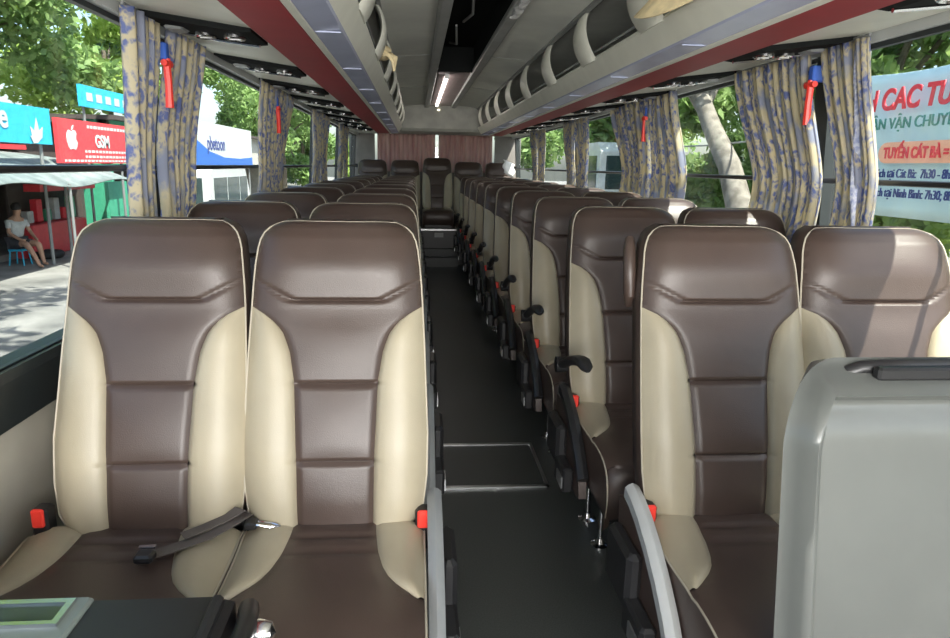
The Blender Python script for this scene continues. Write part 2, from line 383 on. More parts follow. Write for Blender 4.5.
CZ = [.490,.500,.497,.493,.490,.489,.490,.492,.494,.495,.494,.490,.482,.467,.446,.42,.385,.35,.32,.29]
CBY = [.03,-.03,-.10,-.16,-.20,-.23,-.255,-.272,-.285]; CBX = [.098,.100,.108,.121,.136,.156,.180,.200,.215]
def chw(i): return ip(i, [0,2,len(CY)-1], [.205,.215,.214])
def cbw(i): return min(float(np.interp(-CY[i], [-a for a in CBY], CBX)), chw(i)*.985)
def cz(i, x):
    q = min(1, abs(x)/chw(i)); b = cbw(i); z = CZ[i] - .022*q**7
    if CY[i] > -.30: z += .009*math.sin(PI*min(1,max(0,(abs(x)-b)/(chw(i)-b+1e-4))))*sm(-.30,-.22,CY[i]) - .005*math.exp(-((abs(x)-b)/.006)**2)
    return z
def dense_path():
    global CY, CZ
    s_ = np.linspace(0, len(CY)-1, 62); a = np.interp(s_, range(len(CY)), CY); b = np.interp(s_, range(len(CZ)), CZ)
    for _ in range(2):
        a[1:-1] = (a[:-2]+2*a[1:-1]+a[2:])/4; b[1:-1] = (b[:-2]+2*b[1:-1]+b[2:])/4
    CY, CZ = list(a), list(b)
dense_path()
def mk_cushion():
    q = MB(); side = [MB(), MB()]; n = len(CY)
    cut = max(i for i in range(n) if CY[i] > -.278 and CZ[i] > .47)
    def pt(i, x):
        z = cz(i, x); y = CY[i]
        if i < cut:
            for ys in (-.045,-.105): z -= .006*math.exp(-((y-ys)/.006)**2) if abs(x) < cbw(i) else 0
        if CZ[i] < .47: y += .02*min(1,abs(x)/chw(i))**7
        return (x, y, z)
    q.grid([[pt(i, cbw(i)*t) for t in np.linspace(-1,1,15)] for i in range(cut+1)])
    q.grid([[pt(i, chw(i)*t) for t in np.linspace(-1,1,27)] for i in range(cut, n)])
    for s, mb in ((-1,side[0]),(1,side[1])):
        rows = []
        for i in range(cut+1):
            b, h_ = cbw(i), chw(i); rows.append([(s*b, CY[i], cz(i,b)-.015)] + [pt(i, s*(b+(h_-b)*t)) for t in np.linspace(0,1,9)])
        mb.grid(rows)
    for s in (-1,1):
        q.grid([[pt(i, s*chw(i)), (s*(chw(i)+.003), CY[i]+.0, cz(i,chw(i))-.015), (s*(chw(i)+.003), max(CY[i],-.47) , min(.31, cz(i,chw(i))-.02)), (s*(chw(i)-.02), max(CY[i],-.46), min(.30,CZ[i]-.03))] for i in range(n)])
    q.box((-.195,-.45,.285),(.195,.04,.312)); return q, side
def mk_cushpiping(s):
    q = MB(); n = len(CY)
    q.tube([(s*(chw(i)), CY[i]+.004, cz(i,chw(i))+.001) for i in range(2,n-2,2)], .0028, 6)
    return q
_bk, _bs = mk_backrest(); _cu, _cs = mk_cushion()
ME = dict(back=_bk.mesh('backrest',M_BR,ang=60,merge=.0004), bsL=_bs[0].mesh('side_bolster',M_CR,ang=60), bsR=_bs[1].mesh('side_bolster',M_CR,ang=60),
          shell=mk_backshell().mesh('back_shell',M_SHELL), bpipe=mk_backpiping().mesh('piping',M_PIPE),
          cush=_cu.mesh('cushion',M_BR,ang=60), csL=_cs[0].mesh('cushion_panel',M_CR,ang=60), csR=_cs[1].mesh('cushion_panel',M_CR,ang=60), cpipeL=mk_cushpiping(-1).mesh('piping',M_PIPE), cpipeR=mk_cushpiping(1).mesh('piping',M_PIPE))
q = MB().box((-.19,-.42,.24),(.19,.06,.29), bev=.01); q.box((-.15,-.02,.27),(-.12,.10,.48)); q.box((.12,-.02,.27),(.15,.10,.48)); ME['frame'] = q.mesh('seat_frame', M_BLK, smooth=False)
def leg_mesh(x, y, base=0):
    q = MB().tube([(x,y,base+.012),(x,y,.26)], .011, 10); q.lathe([(.0,0),(.034,0),(.034,.006),(.018,.012),(.012,.03)], (x,y,base), 14); return q
def buckle(s, parent, z=.50, y=.02):
    x = s*.212; b_ = MB(); b_.box((x-.019,y-.024,z-.075),(x+.019,y+.020,z+.030), bev=.006); b_.tube([(x,y+.01,z-.07),(x-s*.01,y+.05,z-.17)], .009, 6)
    o = b_.obj('buckle', M_BLK, parent, smooth=False)
    r = MB().box((x-.014,y-.032,z-.012),(x+.014,y-.020,z+.034), bev=.004); r.obj('release_button', M_RED, o, smooth=False); return o
def mk_seat(name, s_aisle, aisle=True, legs=True, arm=True, rear=False, gm=None):
    t = thing(name, 'seat', 'seat')
    bk = link('backrest', ME['back'], t); link('side_bolster', ME['bsL'], bk); link('side_bolster', ME['bsR'], bk); link('piping', ME['bpipe'], bk)
    link('back_shell', ME['shell'], t)
    cu_ = link('cushion', ME['cush'], t); link('cushion_panel', ME['csL'], cu_); link('cushion_panel', ME['csR'], cu_); link('piping', ME['cpipeL'], cu_); link('piping', ME['cpipeR'], cu_)
    link('seat_frame', ME['frame'], t)
    s = s_aisle
    if not aisle: cu_.scale.x = 1.14; cu_.location.x = -s*.03        # window cushions reach over to the wall
    if rear: 
        MB().box((-.18,-.40,0),(.18,.0,.25)).obj('pedestal', M_BLK, t, smooth=False); return t
    buckle(s, t) if aisle else buckle(-s*1.12, t, z=.525)
    if legs:
        x = s*.125
        for y in (-.14, .05): link('leg', leg_mesh(x, y).mesh('leg', M_CHR), t)
    if aisle:
        # curved silver-grey side guard dropping towards the front, black inside
        path = [(.06,.553),(.01,.545),(-.05,.525),(-.12,.490),(-.19,.445),(-.25,.395),(-.30,.34),(-.33,.28),(-.34,.235)]
        if gm is M_BLK: path = path[:7]
        P = np.array(path); xi, xo = s*.222, s*.258
        rows = []
        for i,(y,z) in enumerate(path):
            a = P[max(i-1,0)]; b = P[min(i+1,len(P)-1)]; d = (b-a)/np.linalg.norm(b-a); nr = np.array([d[1],-d[0]]);             nn = np.array([-abs(d[1]), abs(d[0])]); w = .030
            rows.append([(xi,y-nn[0]*w,z-nn[1]*w),(xi,y,z),(xi+s*.008,y+nn[0]*.006,z+nn[1]*.006),((xi+xo)/2,y+nn[0]*.010,z+nn[1]*.010),(xo-s*.008,y+nn[0]*.006,z+nn[1]*.006),(xo,y-nn[0]*.002,z-nn[1]*.002),(xo,y-nn[0]*w,z-nn[1]*w)])
        g = MB().grid(rows, 0, True); n = len(g.v); g.f += [tuple(range(7)), tuple(range(n-7,n))]; g.m += [0,0]
        sg = g.obj('side_guard', gm or M_GRYP, t)
        pr = [(.12,.50),(.10,.30),(-.25,.26),(-.30,.27),(-.28,.33),(-.22,.39),(-.15,.44),(-.08,.48),(.0,.51)]
        xa, xb = sorted((s*.226, s*.252))
        MB().prism(pr, xa, xb, axis='x').obj('side_panel', M_BR, t, smooth=False)
        xa, xb = sorted((s*.252, s*.292)); c = MB().box((xa,-.10,.30),(xb,.08,.45), bev=.012); c.box((xa,-.22,.25),(xb,-.08,.34), bev=.008); c.obj('control_box', M_BLK, t, smooth=False)
        xa, xb = sorted((s*.291, s*.296)); c = MB().box((xa,-.22,.27),(xb,-.14,.31)); c.obj('control_plate', M_FOIL, t, smooth=False)
    if arm == 'down':
        x = s*.262; pth = [(x,.02,.645),(x,.0,.652),(x,-.05,.67),(x,-.12,.70),(x,-.24,.735),(x,-.30,.745),(x,-.34,.742),(x,-.36,.735)]
        a = MB().tube(pth, [.016,.019,.020,.020,.022,.024,.021,.009], 10, flat=.85); a.lathe([(.0,-.02),(.03,-.02),(.03,.02),(0,.02)], (x,.02,.645), 12, 'x')
        a.obj('armrest', M_BLK, t)
    elif arm == 'up':
        x = s*.215; a = MB().tube([(x,.27,.99),(x+s*.008,.245,1.02),(x+s*.010,.25,1.08),(x+s*.008,.27,1.14),(x,.30,1.165)], [.012,.016,.017,.016,.012], 10); a.obj('grab_handle', M_BR, t)
    return t
def place(proto, used, x, y, label, group, z=0, sx=1):
    o = copy_tree(proto) if used[0] else proto; used[0] = True
    o.location = (x,y,z); o.scale = (sx,1,1); o['label'] = label; o['group'] = group; return o
ORD = ['nearest','second','third','fourth','fifth','sixth','seventh','eighth','ninth','tenth']
ROWS = [1.53+.84*k for k in range(10)]
pLa, pLw = (mk_seat('coach_seat',1,True,arm=None), [False]), (mk_seat('coach_seat',1,False,arm=None), [False])
pRa, pRw = (mk_seat('coach_seat',-1,True,arm='down',gm=M_BLK), [False]), (mk_seat('coach_seat',-1,False,arm=None), [False])
pR1 = (mk_seat('coach_seat',-1,True,arm='up',gm=M_LGRY), [False])
for i, y in enumerate(ROWS):
    n = ORD[i] + ' row' + ('' if i==0 else ' back'); fin = ['beside the black console','','','','','','','','','last before the raised rear bench'][i]
    sfx = (', ' + fin) if fin else ''
    place(*pLa, -.494, y, 'brown and cream seat left of the aisle, aisle side, %s' % n, 'left block aisle seats')
    place(*pLw, -.932, y, 'brown and cream seat under the left windows, %s' % (n+(', belt on cushion' if i==0 else '')), 'left block window seats')
    p = pR1 if i == 0 else pRa
    place(*p, .500, y, 'brown and cream seat right of the aisle, aisle side, %s' % n, 'right block aisle seats', sx=1.02)
    place(*pRw, .936, y, 'brown and cream seat under the right windows, %s' % (n+(', with sunlit patch' if i==0 else '')), 'right block window seats', sx=1.03)
pB = (mk_seat('coach_seat',1,True,arm=None,rear=True), [False])
for x, nm, dz in ((-.93,'far left, in the corner',.21),(-.46,'second from the left',.21),(.01,'in the middle, facing the aisle',.25),(.47,'second from the right',.20),(.93,'far right, in the corner',.20)):
    place(*pB, x, 10.12, 'dark brown seat on the raised rear bench, %s' % nm, 'rear bench seats', z=dz)

# loose seatbelt on the nearest window seat
b = thing('seatbelt', 'loose dark seatbelt with metal tongue lying on the nearest left window cushion', 'seatbelt', (0,0,0))
def ribbon(path, w, th=.002):
    q = MB(); rows = []
    P = [Vector(p) for p in path]
    for i, p in enumerate(P):
        t = (P[min(i+1,len(P)-1)]-P[max(i-1,0)]).normalized(); s_ = t.cross(Vector((0,0,1))).normalized()*w/2
        u = Vector((0,0,th)); rows.append([p-s_, p+s_, p+s_+u, p-s_+u])
    q.grid(rows, 0, True); n = len(q.v); q.f += [(0,1,2,3),(n-4,n-3,n-2,n-1)]; q.m += [0,0]; return q
ribbon([(-.70,1.60,.47),(-.705,1.545,.525),(-.73,1.50,.525),(-.77,1.475,.51),(-.81,1.455,.505),(-.85,1.43,.502),(-.872,1.415,.502)], .036).obj('webbing', M_STRAP, b)
ribbon([(-.69,1.60,.47),(-.715,1.53,.545),(-.745,1.515,.53),(-.79,1.50,.515),(-.83,1.47,.512)], .034).obj('webbing', M_STRAP, b)
c = MB().box((-.905,1.375,.500),(-.865,1.41,.520), bev=.005); c.obj('tongue_grip', M_BLK, b, smooth=False)
c = MB().box((-.903,1.408,.520),(-.868,1.418,.524)); c.obj('tongue', M_CHR, b, smooth=False)
c = MB().box((-.700,1.495,.507),(-.672,1.53,.525), bev=.004); c.obj('buckle', M_BLK, b, smooth=False)
c = MB().tube([(-.672,1.50,.52),(-.64,1.495,.516),(-.62,1.505,.514),(-.64,1.517,.514),(-.672,1.515,.52)], .003, 6); c.obj('metal_loop', M_CHR, b)

# ------------------------------------------------------------ luggage racks
def rack(sx, name, label):
    t = thing(name, label, 'luggage rack'); a, e = Y0+.02, 8.88
    def P(pts, nm, m, lo=a, hi=e, par=t, **k): return MB().prism([(sx*x,z) for x,z in pts], lo, hi).obj(nm, m, par, **k)
    P([(.472,1.822),(.470,1.812),(.492,1.775),(.515,1.742),(.527,1.742),(.505,1.78),(.484,1.822)], 'front_panel', M_CREAMP)
    P([(.515,1.742),(.52,1.736),(.600,1.730),(.600,1.740),(.52,1.750)], 'light_panel', M_BLUEP, smooth=False)
    P([(.600,1.742),(.602,1.726),(.622,1.724),(.626,1.742)], 'pale_edge', M_CREAMP, smooth=False)
    P([(.626,1.742),(.626,1.726),(.775,1.726),(.778,1.742)], 'maroon_strip', M_REDP, smooth=False)
    P([(.778,1.742),(1.155,1.792),(1.155,1.802),(.778,1.752)], 'underside_panel', M_CREAMP, smooth=False)
    P([(.484,1.80),(1.15,1.815),(1.15,1.822),(.484,1.807)], 'shelf', M_DARKF, smooth=False)
    P([(1.14,1.82),(1.15,1.82),(1.15,2.08),(1.14,2.08)], 'rack_back', M_DARKF, smooth=False)
    P([(.462,2.068),(.455,2.040),(.470,2.030),(.492,2.045),(.492,2.068)], 'top_rail', M_GRYP, smooth=False)
    q = MB().tube([(sx*.478,a,1.845),(sx*.478,e,1.845)], .006, 8); q.obj('retaining_rail', M_GRYP, t)
    q = MB()
    for k in range(11):                                    # panel joints in the diffuser
        q.box((min(sx*.522,sx*.598),.6+.8*k,1.7285),(max(sx*.522,sx*.598),.606+.8*k,1.732))
    q.obj('panel_joints', mat('diffuser_joint',(.36,.40,.56),.4), t, smooth=False)
    fin = None
    for k in range(-3, 9):
        y = 2.39+.84*k
        if y > 8.7: break
        if fin is None:
            q = MB(); rows = []
            for z in np.linspace(0,1,12):
                zz = 1.806+z*.236; x = .466 - .036*math.sin(PI*min(1,z*1.0))**.8*(1 if z<1 else 0); w = .125+.02*math.sin(PI*z)-.05*z
                sh = .14*z-.03
                rows.append([(sx*(x+.014),-w+sh,zz),(sx*(x+.003),-w*.85+sh,zz),(sx*x,sh,zz),(sx*(x+.003),w*.85+sh,zz),(sx*(x+.014),w+sh,zz),(sx*(x+.022),w*.8+sh,zz),(sx*(x+.022),-w*.8+sh,zz)])
            q.grid(rows, 0, True); n = len(q.v); q.f += [tuple(range(7)), tuple(range(n-7,n))]; q.m += [0,0]
            fin = q.mesh('divider', M_CREAMP)
        link('divider', fin, t, (0,y,0))
    return t
rack(-1, 'luggage_rack', 'overhead luggage rack on the left with maroon strip and pale blue light panel')
rack(1, 'luggage_rack', 'overhead luggage rack on the right with maroon strip and cream dividers')

# service consoles under the racks (one per row)
def service_unit(s):
    t = thing('service_panel', 'x', 'reading light')
    sl = (1.792-1.742)/(1.155-.778)
    def zz(x, d=0): return 1.742 + (x-.778)*sl + d
    q = MB(); xs = [.80,.84,1.0,1.10,1.14]; q.prism([(s*.80,zz(.80,.0)),(s*.80,zz(.80,-.010)),(s*.83,zz(.83,-.017)),(s*1.10,zz(1.10,-.017)),(s*1.14,zz(1.14,-.008)),(s*1.14,zz(1.14,.0))], -.15, .10)
    q.obj('housing', M_HOLE, t, smooth=False)
    for x, y in ((.87,-.055),(.98,.02)):
        q = MB().lathe([(.0,-.006),(.018,-.008),(.026,-.014),(.030,-.018),(.034,-.014),(.034,0)], (s*x,y,zz(x,-.012)), 16); n = q.obj('air_nozzle', M_CHR, t)
        MB().box((s*x-.018,y-.003,zz(x,-.030)),(s*x+.018,y+.003,zz(x,-.018))).obj('vane', M_WHITE, n, smooth=False)
    q = MB().box((min(s*1.03,s*1.09),-.05,zz(1.06,-.026)),(max(s*1.03,s*1.09),.03,zz(1.06,-.012)), bev=.006); q.obj('reading_lamp', M_GRYP, t, smooth=False)
    q = MB().tube([(s*.82,.07,zz(.82,-.02)),(s*.95,.075,zz(.95,-.022)),(s*1.08,.06,zz(1.08,-.02))], .006, 6); q.obj('trim_bar', M_CHR, t)
    return t
for s, side in ((-1,'left'),(1,'right')):
    p = service_unit(s)
    for k in range(9):
        o = p if k == 0 else copy_tree(p); o.location = (0, 1.58+.84*k, 0); o['group'] = 'service panels under the %s rack' % side
        o['label'] = 'black service panel with air nozzles under the %s rack, %s' % (side, ['above the nearest row','second from the front','third from the front','fourth from the front','fifth from the front','sixth from the front','seventh from the front','eighth from the front','nearest the rear wall'][k])
# ceiling tube light
t = thing('tube_light', 'lit slim tube light on the ceiling towards the rear of the coach', 'ceiling light', (0,0,0))
MB().box((-.12,5.75,2.058),(-.07,8.7,2.075)).obj('light_base', M_PINK, t, smooth=False)
MB().tube([(-.05,5.9,2.055),(-.05,8.6,2.055)], .014, 10).obj('tube', M_TUBE, t)
for y in (5.86,8.62): MB().box((-.068,y-.02,2.04),(-.032,y+.02,2.076)).obj('end_cap', M_WHITE, t, smooth=False)
q = MB()
for i in range(7):
    y = .4+.75*i; x = -.08+.16*((i*37)%10)/10
    q.tube([(x,y-.3,2.21),(x+.02,y,2.15+.02*(i%3)),(x-.01,y+.35,2.215)], .008, 6)
tag(q.obj('duct_cables', M_GREYT), 'dark cables hanging inside the open roof duct', 'cable')
q = MB(); r_ = []
for i in range(60):
    y = 1.7+ i*.03; r_.append((.168+.006*math.sin(i*2.1)+.004*math.sin(i*5.3), y, 2.045+.004*math.sin(i*1.7)))
q.tube(r_, .020, 7, flat=.5); tag(q.obj('foil_tape', mat('foil_painted_glints',(.9,.92,.93),.25,.15,bump=1,bscale=60)), 'crumpled silver foil tape with painted highlights along the right edge of the roof duct', 'tape')  # near-white, barely metallic colour stands in for bright reflections on the strip
q = MB().lathe([(0,0),(.016,0),(.013,-.012),(0,-.016)], (-.02,8.89,2.03), 12); tag(q.obj('indicator_lamp', mat('indicator_glow',(.9,.85,.7),.4,emit=(1,.9,.7,3))), 'tiny glowing lamp at the top of the rear bulkhead', 'lamp')

# straw hat and crumpled things on the racks
q = MB(); rows = []
for r, h_ in ((.006,.135),(.05,.10),(.12,.045),(.175,.0),(.18,.004),(.13,.036),(.055,.088),(.008,.12)):
    rows.append([(r*math.cos(a)*1.0, r*math.sin(a)*1.15, h_*.8+.006*math.sin(3*a)*r/.18) for a in np.linspace(0,2*PI,29)[:-1]])
q.grid(rows, 0, True); o = q.obj('conical_hat', M_PAPER, loc=(.52,2.12,1.855)); o.rotation_euler = (.12,-.42,0)
tag(o, 'pale straw conical hat lying on the right luggage rack', 'hat')
q = MB(); rows = []
for j in range(9):
    a = j/8*PI; rows.append([((.035+.01*math.sin(5*b_+j))*math.sin(a+.05)*math.cos(b_), (.09+.02*math.sin(3*b_+2*j))*math.sin(a+.05)*math.sin(b_), .035*math.cos(a)) for b_ in np.linspace(0,2*PI,17)[:-1]])
q.grid(rows, 0, True)
for k in range(4): q.tube([(.02*k-.03,-.05+.03*k,.0),(.01*k+.03,-.07+.02*k,-.02),(.05,-.06+.02*k,-.05-.01*k)], [.011,.010,.006], 7)
o = q.obj('work_glove', M_PAPER, loc=(-.455,3.45,1.862)); tag(o, 'crumpled yellow work glove hanging over the left rack edge', 'glove')

# ------------------------------------------------------------ rails, hammers, curtains
for s, side in ((-1,'left'),(1,'right')):
    t = thing('window_rail', 'long black safety rail across the %s windows' % side, 'rail')
    MB().tube([(s*1.178,Y0,1.324),(s*1.178,10.5,1.324)], .0095, 8).obj('rail', M_BLK, t)
    for y in PIL: MB().lathe([(0,-.03),(.024,-.03),(.024,.025),(0,.025)], (s*1.185,y,1.33), 12, 'x').obj('bracket', M_BLK, t)
def hammer(s, y, label):
    t = thing('emergency_hammer', label, 'hammer', (s*1.132,y,1.64), 'window hammers')
    a, b_ = sorted((s*.055,-s*.020)); MB().box((a,-.016,.03),(b_,.016,.085), bev=.004).obj('holder', M_HAMB, t, smooth=False)
    q = MB().tube([(-s*.014,0,.035),(-s*.016,0,-.05),(-s*.014,0,-.12)], [.013,.012,.014], 8); q.obj('handle', M_RED, t)
    MB().tube([(-s*.014,-.026,.02),(-s*.014,.026,.02)], [.011,.014], 8).obj('hammer_head', M_RED, t)
for s, side in ((-1,'left'),(1,'right')):
    for y, nm in ((2.475+.012*s,'nearest pillar'),(4.33,'second pillar'),): hammer(s, y, 'red emergency hammer on the %s of the %s windows' % (nm, side))
def curtain(s, yt, yb, ym, zt, zb, folds, label, seed=0, m=None, mid=1.33, nm='curtain', group='window curtains'):
    # yt, ym, yb: the (near, far) extent at the top, at the rail and at the hem
    folds = round(folds*1.55); nU, nV = folds*10+1, 26; q = MB(); rows = []; uvs = []; r = random.Random(seed); ph = [r.uniform(-.5,.5) for _ in range(folds+2)]
    for j in range(nV):
        v = j/(nV-1); z = zt+(zb-zt)*v; w = (zt-z)/(zt-mid)
        if w <= 1: w = .5*w+.5*sm(0,1,w); a = yt[0]+(ym[0]-yt[0])*w; b_ = yt[1]+(ym[1]-yt[1])*w
        else:
            w2 = (mid-z)/(mid-zb); w2 = sm(0,1,w2); a = ym[0]+(yb[0]-ym[0])*w2; b_ = ym[1]+(yb[1]-ym[1])*w2
        row = []
        for i in range(nU):
            u = i/(nU-1); k = u*folds; amp = .013*(1+.5*math.sin(k*2.3+seed))
            ph_ = 2*PI*k + .8*math.sin(1.3*k+seed) + .5*math.sin(3*v+k)
            x = wall_x(z) - .082 + amp*math.sin(ph_) - .006*math.sin(7*v+seed)
            y = a+(b_-a)*u + .006*math.cos(ph_)
            row.append((s*x, y, z)); uvs.append((u*folds*.125+seed*.37, z*.8))
        rows.append(row)
    q.grid(rows); me = bpy.data.meshes.new(nm); me.from_pydata(q.v, [], q.f); me.update()
    uvl = me.uv_layers.new(name='UVMap'); li = [0]*len(me.loops); me.loops.foreach_get('vertex_index', li)
    uvl.data.foreach_set('uv', [c for i in li for c in uvs[i]]); me.materials.append(m or M_CURT)
    me.polygons.foreach_set('use_smooth', [True]*len(me.polygons))
    t = thing(nm, label, 'curtain', (0,0,0), group); o = link('cloth', me, t); sd = o.modifiers.new('thickness','SOLIDIFY'); sd.thickness = .002
    h_ = MB().tube([(s*(wall_x(zt)-.082), yt[0]-.01, zt+.004),(s*(wall_x(zt)-.082), yt[1]+.01, zt+.004)], .005, 6); h_.obj('heading_rod', M_GRYP, t)
    return t
ZT, ZB = 1.775, .93
curtain(-1,(2.16,2.39),(2.19,2.32),(2.20,2.33),ZT,ZB,5,'flowered curtain on the near side of the first left pillar',1)
curtain(-1,(2.52,2.87),(2.45,2.60),(2.43,2.74),ZT,ZB,5,'flowered curtain on the far side of the first left pillar',2)
curtain(-1,(3.94,4.30),(3.70,4.10),(3.90,4.16),ZT,ZB,5,'flowered curtain on the near side of the second left pillar',3)
curtain(-1,(4.36,4.92),(4.16,4.46),(4.20,4.46),ZT,ZB,5,'flowered curtain on the far side of the second left pillar',4)
curtain(1,(2.20,2.45),(2.14,2.35),(2.08,2.27),ZT,ZB,6,'blue flowered curtain on the near side of the first right pillar',5)
curtain(1,(2.535,3.12),(2.47,3.00),(2.40,2.88),ZT,ZB,9,'wide cream and blue curtain on the far side of the first right pillar',6)
curtain(1,(3.86,4.24),(3.78,4.22),(3.70,4.18),ZT,ZB,6,'greyish flowered curtain on the near side of the second right pillar',7)
curtain(1,(4.30,5.10),(4.29,4.95),(4.26,4.80),ZT,ZB,7,'greyish flowered curtain on the far side of the second right pillar',8)
nth = ['third','fourth','rearmost']
for s, side in ((-1,'left'),(1,'right')):
    for i, y in enumerate((6.3, 8.25)):
        curtain(s,(y-.45,y-.03),(y-.42,y-.10),(y-.42,y-.12),ZT,ZB,5,'narrow curtain on the near side of the %s %s pillar' % (nth[i], side),10+i+5*s)
        curtain(s,(y+.03,y+.50),(y+.05,y+.36),(y+.05,y+.34),ZT,ZB,5,'narrow curtain on the far side of the %s %s pillar' % (nth[i], side),20+i+5*s)
q = MB().grid([[(1.13+.012*math.sin(5*t+4*v),2.205+.045*t-.07*v+.006*math.sin(11*v),1.77-.62*v) for t in np.linspace(0,1,7)] for v in np.linspace(0,1,16)]); 
o = q.obj('curtain_edge', M_LINING); sd = o.modifiers.new('thickness','SOLIDIFY'); sd.thickness = .003
o.data.name = 'curtain_edge'; tag(o, 'white curtain lining turned out beside the banner window', 'curtain')
# rear curtains
def rear_curtain(x0, x1, label, seed):
    q = MB(); n = 90; rows = []
    for j in range(14):
        z = 1.80-.55*j/13; rows.append([(x0+(x1-x0)*i/n, 10.64+.014*math.sin(i*.9+seed)+.005*math.sin(i*.37), z) for i in range(n+1)])
    q.grid(rows); o = q.obj('rear_curtain', M_REARC); sd = o.modifiers.new('thickness','SOLIDIFY'); sd.thickness = .003; tag(o, label, 'curtain', 'rear window curtains')
rear_curtain(-.875, -.015, 'rosy pleated curtain over the left half of the rear window', 1)
rear_curtain(.04, .85, 'rosy pleated curtain over the right half of the rear window', 2)
o = MB().grid([[(.86+.16*t+.02*math.sin(9*v+3*t), 10.02-.02*v, 1.62-.18*v-.07*t) for t in (0,.33,.66,1)] for v in np.linspace(0,1,6)]).obj('white_cloth', M_WHITE)
o.location = (.08,-.06,-.17); sd = o.modifiers.new('thickness','SOLIDIFY'); sd.thickness = .01
tag(o, 'white cloth thrown over the far right rear seat', 'cloth')

# ------------------------------------------------------------ front grey partition and left console
t = thing('partition_panel', 'moulded grey plastic panel with grab slot in the lower right foreground', 'partition', (.597,.865,-.035))
def ph(z):
    r = .125; k = max(0, z-(1.09-r))/r
    return .325 - r*1.0*(1-math.sqrt(max(0,1-k*k)))
def py(x, z):
    h_ = ph(z); e = min(h_-abs(x), 1.085-z); rim = sm(.032,.055,e)
    y = .035*rim - .004 + .05*(1-sm(0,.05,e))**2 + .015*rim*((z-.55)/.5)**2
    if z > .98: y += .06*((z-.98)/.11)**2
    return y + .13*(z-.6)
zs = list(np.linspace(.04,.94,24))+list(np.linspace(.95,1.06,14))+[1.066,1.072,1.077,1.081,1.084,1.0865,1.0885,1.0895]; ts = list(np.linspace(-1,-.6,18))+list(np.linspace(-.55,.55,14))+list(np.linspace(.6,1,18))
q = MB(); fr = [[(ph(z)*u, py(ph(z)*u,z), z) for u in ts] for z in zs]; q.grid(fr)
bkk = [[(p[0]*.85, p[1]+.06, min(p[2],1.07)) for p in r] for r in fr]; q.grid(bkk)
for e in (0,-1): q.grid([[r[e] for r in fr],[r[e] for r in bkk]])
q.grid([fr[0],bkk[0]]); q.grid([fr[-1],bkk[-1]])
q.obj('shell', M_PANEL, t, ang=70)
q = MB().tube([(-.20,.150,1.068),(-.18,.146,1.078),(-.10,.142,1.083),(.1,.142,1.084),(.19,.146,1.080),(.22,.150,1.068)], .012, 10); q.obj('grab_bar', M_BLK, t)
q = MB().box((-.17,.112,1.066),(.19,.132,1.087), bev=.004); q.obj('grab_slot', M_BLK, t, smooth=False)
t = thing('front_console', 'low black and grey console with metal-framed tray in the lower left foreground', 'console', (-.88,.72,0))
q = MB()
q.prism([(-.34,.0),(-.34,.66),(-.32,.685),(-.28,.69),(.27,.69),(.30,.68),(.30,.0)], -.20,.255); q.obj('body', M_BLK, t, smooth=False)
q = MB(); q.box((-.34,-.2,.685),(.09,.258,.697), bev=.004); q.obj('grey_lid', mat('grey_green_plastic',(.16,.19,.175),.3), t, smooth=False)
q = MB(); 
for a, b_ in (((-.298,.235,.697),(.06,.245,.703)),((-.298,.185,.697),(.06,.193,.703)),((-.31,.185,.697),(-.298,.245,.703)),((.060,.185,.697),(.07,.245,.703))): q.box(a, b_)
q.obj('metal_frame', M_CHR, t, smooth=False)
MB().box((-.295,.193,.697),(.060,.235,.700)).obj('tray', mat('tray_glass',(.05,.07,.06),.08), t, smooth=False)
q = MB().tube([(.300,.25,.58),(.312,.258,.63),(.322,.248,.672),(.330,.20,.680),(.332,-.1,.68),(.332,-.2,.67)], .016, 10); q.tube([(.255,.26,.62),(.268,.262,.672),(.28,.235,.697),(.28,-.2,.697)], .010, 8); q.obj('end_trim', M_BLK, t)
MB().lathe([(0,-.03),(.016,-.025),(.021,0),(.016,.02),(0,.026)], (.345,.205,.66), 14, 'x').obj('knob', M_CHR, t)

# ------------------------------------------------------------ outside
GZ = -.9
g = MB().box((-60,-30,GZ-.2),(60,120,GZ)); struct('ground', g, M_ASPH, smooth=False)
g = MB().box((-30,-20,GZ),(-9.3,110,GZ+.14)); g.box((7.5,-20,GZ),(30,110,GZ+.14)); struct('ground_pavement', g, M_PAVE, smooth=False)
def leaves(centres, n, size, spread, rs):
    C_ = np.array(centres); idx = rs.integers(0, len(C_), n); d = rs.normal(size=(n,3)); d /= np.linalg.norm(d,axis=1)[:,None]
    P = C_[idx,:3] + d*(C_[idx,3:4]*(rs.random((n,1))**.45))*np.array([1,1,.8])
    a = rs.normal(size=(n,3)); a /= np.linalg.norm(a,axis=1)[:,None]; b_ = np.cross(a, rs.normal(size=(n,3))); b_ /= np.linalg.norm(b_,axis=1)[:,None]
    s_ = size*(.6+.8*rs.random((n,1))); V = np.stack([P-a*s_, P+b_*s_*.45, P+a*s_, P-b_*s_*.45], 1).reshape(-1,3)
    return V
